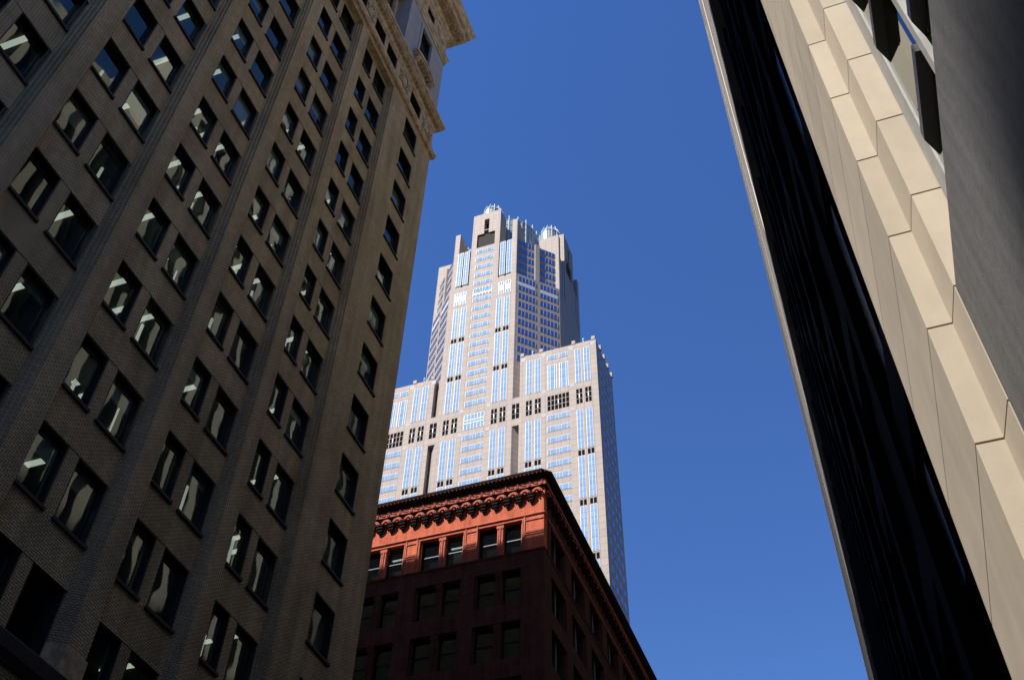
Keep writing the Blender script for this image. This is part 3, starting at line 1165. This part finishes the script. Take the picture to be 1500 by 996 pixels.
    # ---- wings
    for x0, x1, nm in ((-67.4, -46.0, 'wing'), (-114.0, -92.6, 'wing')):
        wg = MB()
        wg.box(x0, x1, YF, YF + 15.7, 0, 207.0)
        w_ = wg.build(nm, SHI, root)
        for x in (x0 + .6, x0 + 6.0, x1 - 6.2, x1 - .7):
            MB().box(x - .5, x + .5, YF - .12, YF + .9, 207.0, 208.3).build('pinnacle', SHI, w_)
        for x in (x0 + 3.5, x1 - 3.5):
            MB().tube([(x, YF + .3, 207), (x, YF + .3, 207.7), (x, YF + .3, 208.2), (x, YF + .3, 208.6), (x, YF + .3, 208.9)], .12, rs=[.12, .12, .32, .15, .04]).build('finial', M['tframe'], w_)
        for k in range(4):
            xx = x1 + .1 if x1 > XC else x0 - .1
            MB().box(xx - .5, xx + .3, YF + 3.5 + k * 3.6, YF + 4.3 + k * 3.6, 206.4, 208.1).build('pinnacle', SHI, w_)
        sw = MB()
        xx = x1 if x1 > XC else x0
        for k in range(0, 24):
            z = 120 + 3.6 * k
            for yy in (3.0, 6.4, 9.8, 12.6):
                sw.box(xx - .05, xx + .05, YF + yy - 1.0, YF + yy + .9, z, z + 1.7, 1)
        sw.build('side_window', [M['tgrey'], M['tdark']], w_)['kind'] = 'stuff'
    # link walls in the two recesses between shaft and wings
    MB().box(-69.42, -67.4, YF + .02, YF + 3.5, 182.0, 192.0).build('link_wall', SHI, root)
    MB().box(-92.6, -90.6, YF + .02, YF + 3.5, 182.0, 192.0).build('link_wall', SHI, root)
    MB().box(-69.3, -67.4, YF + 3.6, YF + 12, 0, 182.0).build('recess_wall', SHI, root)
    MB().box(-92.6, -90.7, YF + 3.6, YF + 12, 0, 182.0).build('recess_wall', SHI, root)

    # ---- chamfer faces: window rows, centre rib
    cl = ch * math.sqrt(2)
    def chamfer_row(wd, h, n):
        b = MB()
        b.box(-wd / 2, wd / 2, -.05, .05, 0, h, 1)
        for k in range(n + 1):
            x = -wd / 2 + wd * k / n
            b.box(x - .09, x + .09, -.12, -.04, 0, h, 0)
        return b
    row = chamfer_row(5.7, 2.15, 5).build('corner_window_band', [M['tgrey'], M['tdark']], root)
    offs = (-3.55, 3.55)
    for sgn, rz in ((1, R(45)), (-1, R(-45))):
        cx_, cy_ = XC + sgn * (hw + ch / 2), YF + ch / 2
        tx, ty = math.cos(rz), math.sin(rz)
        nx, ny = math.sin(rz), -math.cos(rz)
        for k in range(0, 15):
            z = 245.6 - 3.84 * (k - 4)
            ins = 0 if z < 245 else 1.3 * math.cos(R(45)) * 1.0
            back = 0.0 if z + 1.9 < 245 else 1.3 / math.sqrt(2)
            for of in offs:
                x = cx_ + tx * of - nx * back
                y = cy_ + ty * of - ny * back
                put(row, [(x, y, z)], root, rz)
        rib = MB()
        rib.box(-.75, .75, -.55, 1.5, 222, 263.6)
        r_ = rib.build('corner_rib', SHI, root)
        r_.location = (cx_ - nx * .9, cy_ - ny * .9, 0)
        r_.rotation_euler.z = rz
        pl = MB().box(-6.7, -.9, -.09, .02, 0, 1.7).box(.9, 6.7, -.09, .02, 0, 1.7).build('white_panel', M['tframe'], root)
        pl.location = (cx_, cy_, 239.7)
        pl.rotation_euler.z = rz

    # ---- drum and turrets
    dr = MB()
    dr.cyl(XC, CY, 9.7, 262.0, 291.5, n=40)
    d = dr.build('glass_drum', M['tgreen'], root)
    fr = MB()
    for k in range(40):
        t = 2 * math.pi * k / 40
        c, s = math.cos(t), math.sin(t)
        big = k % 2 == 0
        r = 9.75
        h = 293.6 if big else 291.8
        fr.tube([(XC + r * c, CY + r * s, 262.5), (XC + r * c, CY + r * s, h)], .2 if big else .1, n=5)
    for z in [266 + 3.2 * k for k in range(9)]:
        fr.tube([(XC + 9.75 * math.cos(2 * math.pi * k / 40), CY + 9.75 * math.sin(2 * math.pi * k / 40), z) for k in range(41)], .1, n=5)
    fr.build('drum_frame', M['tframe'], d)
    t0 = MB()
    t0.cyl(0, 0, 3.5, 262, 288.0, n=24).cyl(0, 0, 3.5, 288.0, 290.6, n=24, r2=2.6)
    t0 = t0.build('turret', M['tgreen'], root)
    tf = MB()
    for k in range(12):
        t = 2 * math.pi * k / 12
        c, s = math.cos(t), math.sin(t)
        tf.tube([(3.55 * c, 3.55 * s, 262), (3.55 * c, 3.55 * s, 288.2), (2.62 * c, 2.62 * s, 291.4)], .16, n=5)
    for z in (270, 276, 282, 288):
        tf.tube([(3.55 * math.cos(2 * math.pi * k / 24), 3.55 * math.sin(2 * math.pi * k / 24), z) for k in range(25)], .12, n=5)
    tf.build('turret_frame', M['tframe'], t0)
    t0.location = (XC - .8, CY - 14.6, 0)
    for dx, dy in ((14.6, 0), (0, 14.6), (-14.6, 0)):
        copy_obj(t0, root, XC + dx, CY + dy)


tower()


# ================================================================ limestone building close on the right
def limestone_building():
    root = thing('limestone_building', 'cream limestone pier with stepped courses and a grey granite panel close on the right', 'building')
    YE, Y0, Y2 = 4.56, 3.28, 3.076
    XA, X1, X2, X3 = .60, .703, .722, .851
    C = .651
    # courses of the pier, each with an open joint above it
    zj = [4.885 + C * k for k in range(-7, 42)]
    poly = [(XA, YE), (XA, Y0), (X1, Y0), (X2, Y2), (X3, Y2), (X3 + .6, Y2), (X3 + .6, YE)]
    G = .011
    cm = MB()
    for z in zj:
        cm.prism(poly, z + G, z + C)
    cm.build('pier', M['cream'], root)
    core = [(XA + .03, YE - .03), (XA + .03, Y0 + .03), (X1 + .03, Y0 + .03), (X2 + .03, Y2 + .03), (X3 - .05, Y2 + .03), (X3 - .05, YE - .03)]
    MB().prism(core, 0, zj[-1] + C - .01).build('joint_core', M['joint'], root)
    # the pier at the other side of the window bay
    poly2 = [(XA, -1.4), (X1, -1.4 + .0), (X1, -1.4), (X3 + .6, -1.4), (X3 + .6, -2.6), (XA, -2.6)]
    cm = MB()
    for z in zj:
        cm.box(XA, X1, -2.6, -1.5, z + G, z + C)
        cm.box(X1 + .001, X3 + .6, -2.6, -1.3, z + G, z + C)
    cm.build('pier', M['cream'], root)
    MB().box(X3 + .62, 14, -2.6, YE - .2, 0, 30).build('rear_wall', M['joint'], root)
    # granite panel under the window
    ZP = 4.885
    MB().box(X2 + .004, X3 + .5, -1.29, Y2 - .006, 0.0, ZP - .012).build('granite_panel', M['granite'], root)
    # window bay
    XG = .862
    fr = MB()
    ZW = 30.0
    fr.box(X2 + .03, XG + .1, -1.3, Y2 - .004, ZP, ZP + .05)               # sill
    fr.box(XG - .012, XG + .05, 2.93, Y2 - .004, ZP + .05, ZW)
    fr.box(XG - .035, XG + .05, 2.31, 2.362, ZP + .05, ZW)
    fr.box(XG - .03, XG + .05, 1.72, 1.75, ZP + .05, ZW)
    fr.box(XG - .03, XG + .05, .5, .53, ZP + .05, ZW)
    wo = fr.build('window', M['steel'], root)
    MB().box(XG, XG + .012, -1.3, 2.93, ZP + .05, ZW).build('pane', M['mirror'], wo)
    MB().box(XG + .2, X3 + .6, -1.3, Y2, ZP, ZW).build('dark_room', M['inside'], root)
    # deep horizontal fins with mitred ends
    W = .058
    k = 0
    for z in (5.54, 6.40, 6.98, 7.84, 8.42, 9.3, 9.9):
        for a, b in ((2.364, 2.90), (1.754, 2.326), (.534, 1.716)):
            f = MB()
            f.prism([(XG - W, a), (XG - .001, a), (XG - .001, b), (XG - W, b - .1)], z, z + .06)
            o = f.build('fin', M['fin'], wo)


limestone_building()


# ================================================================ dark building down the street on the right
def dark_building():
    root = thing('street_wall_building', 'long black street wall with a sunlit pale stone top receding on the right', 'building')
    X = .90
    YA, YB = 4.7, 170.0
    ZS, ZT = 35.2, 94.0
    MB().box(X, 16, YA, YB, 0, ZS).build('lower_wall', M['dark'], root)
    rng = random.Random(11)
    lp = MB()
    lp.box(X - .16, X - .002, 7.5, 8.0, 0, ZS)
    p0 = lp.build('pier', M['dark'], root)
    MB().box(X - .05, X - .004, 6.85, 7.45, 6, 15).build('polished_panel', M['darkglass'], root)
    MB().box(X - .05, X - .004, 8.1, 8.5, 5, 11).build('polished_panel', M['darkglass'], root)
    y = 7.5 + 3.2
    k = 1
    while y < 120:
        copy_obj(p0, root, 0, y - 7.5)
        y += 3.2
    g = MB()
    for k in range(9):
        g.box(X - .1, X - .003, YA, YB, 3.6 + k * 3.6, 4.4 + k * 3.6)
    g.build('spandrel', M['dark'], root)
    # pale stone upper wall with slit windows between piers, stepping up away from the viewer
    XU = .565
    sc = MB().box(XU - .02, 2, YA, YB, ZS, ZS + .5)
    sc.build('string_course', M['pale'], root)
    up, gl, pp, ln = MB(), MB(), MB(), MB()
    up2 = MB()
    near = up
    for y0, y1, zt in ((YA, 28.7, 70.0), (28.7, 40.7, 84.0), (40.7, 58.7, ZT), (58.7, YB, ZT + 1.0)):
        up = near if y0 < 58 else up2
        up.box(XU + .45, 16, y0, y1, ZS + .5, zt - 1)
        y = y0
        while y < y1 - 2:
            pw = .72 + .08 * math.sin(y)
            up.box(XU, XU + .45, y, min(y + pw, y1), ZS + .5, zt - 1)
            ln.box(XU - .004, XU + .43, min(y + 1.55, y1 - .05), min(y + 1.598, y1 - .002), ZS + 1.4, zt - 1.2)
            for z0, z1 in ((ZS + .5, ZS + 1.4), (ZS + 24, ZS + 25.2), (ZS + 44, ZS + 45.2)):
                if z1 < zt:
                    up.box(XU + .02, XU + .45, min(y + pw, y1 - .2), min(y + 1.53, y1 - .1), z0, z1)
            y += 1.6
        gl.box(XU + .36, XU + .44, y0, y1, ZS + 1.4, zt - 1.2)
        pp.box(XU - .015, 16, y0, y1, zt - 1, zt)
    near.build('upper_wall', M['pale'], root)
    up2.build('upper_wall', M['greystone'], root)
    ln.build('slit_shade_liner', M['fin'], root)  # black strips added in the slits, painting in the shade of the recesses
    gl.build('slit_glazing', M['darkglass'], root)
    pp.build('parapet', M['pale'], root)


dark_building()


# ================================================================ building across the side street, behind the camera
def corner_block():
    root = thing('corner_building', 'plain tan brick block on the corner behind the viewer, across the side street', 'building')
    MB().box(-60, -20.0, -90, -31.35, 0, 55.2).build('wall', M['brick'], root)
    wn = MB()
    for i in range(12):
        for k in range(13):
            wn.box(-20.06, -19.99, -36 - i * 4.4, -34.4 - i * 4.4, 4 + k * 4, 6.3 + k * 4)
    o = wn.build('window', M['darkglass'], root)


corner_block()


# ================================================================ unseen tower added at the street end behind the camera to cut sky light
def end_block():
    root = thing('street_end_blocker', 'unseen tall grey block added at the street end behind the viewer to cut sky light', 'building')
    sh = MB()
    sh.box(-33, 22, -120, -66, 0, 95)
    sh.box(-24, 13, -118, -72, 95, 150)
    sh.build('wall', M['palestone'], root)  # wall of the added, unseen blocker
    wn = MB()
    for i in range(14):
        for k in range(22):
            wn.box(-31 + i * 3.9, -29.4 + i * 3.9, -66.06, -65.99, 4 + k * 4, 6.4 + k * 4)
    wn.build('window', M['darkglass'], root)['kind'] = 'stuff'


end_block()
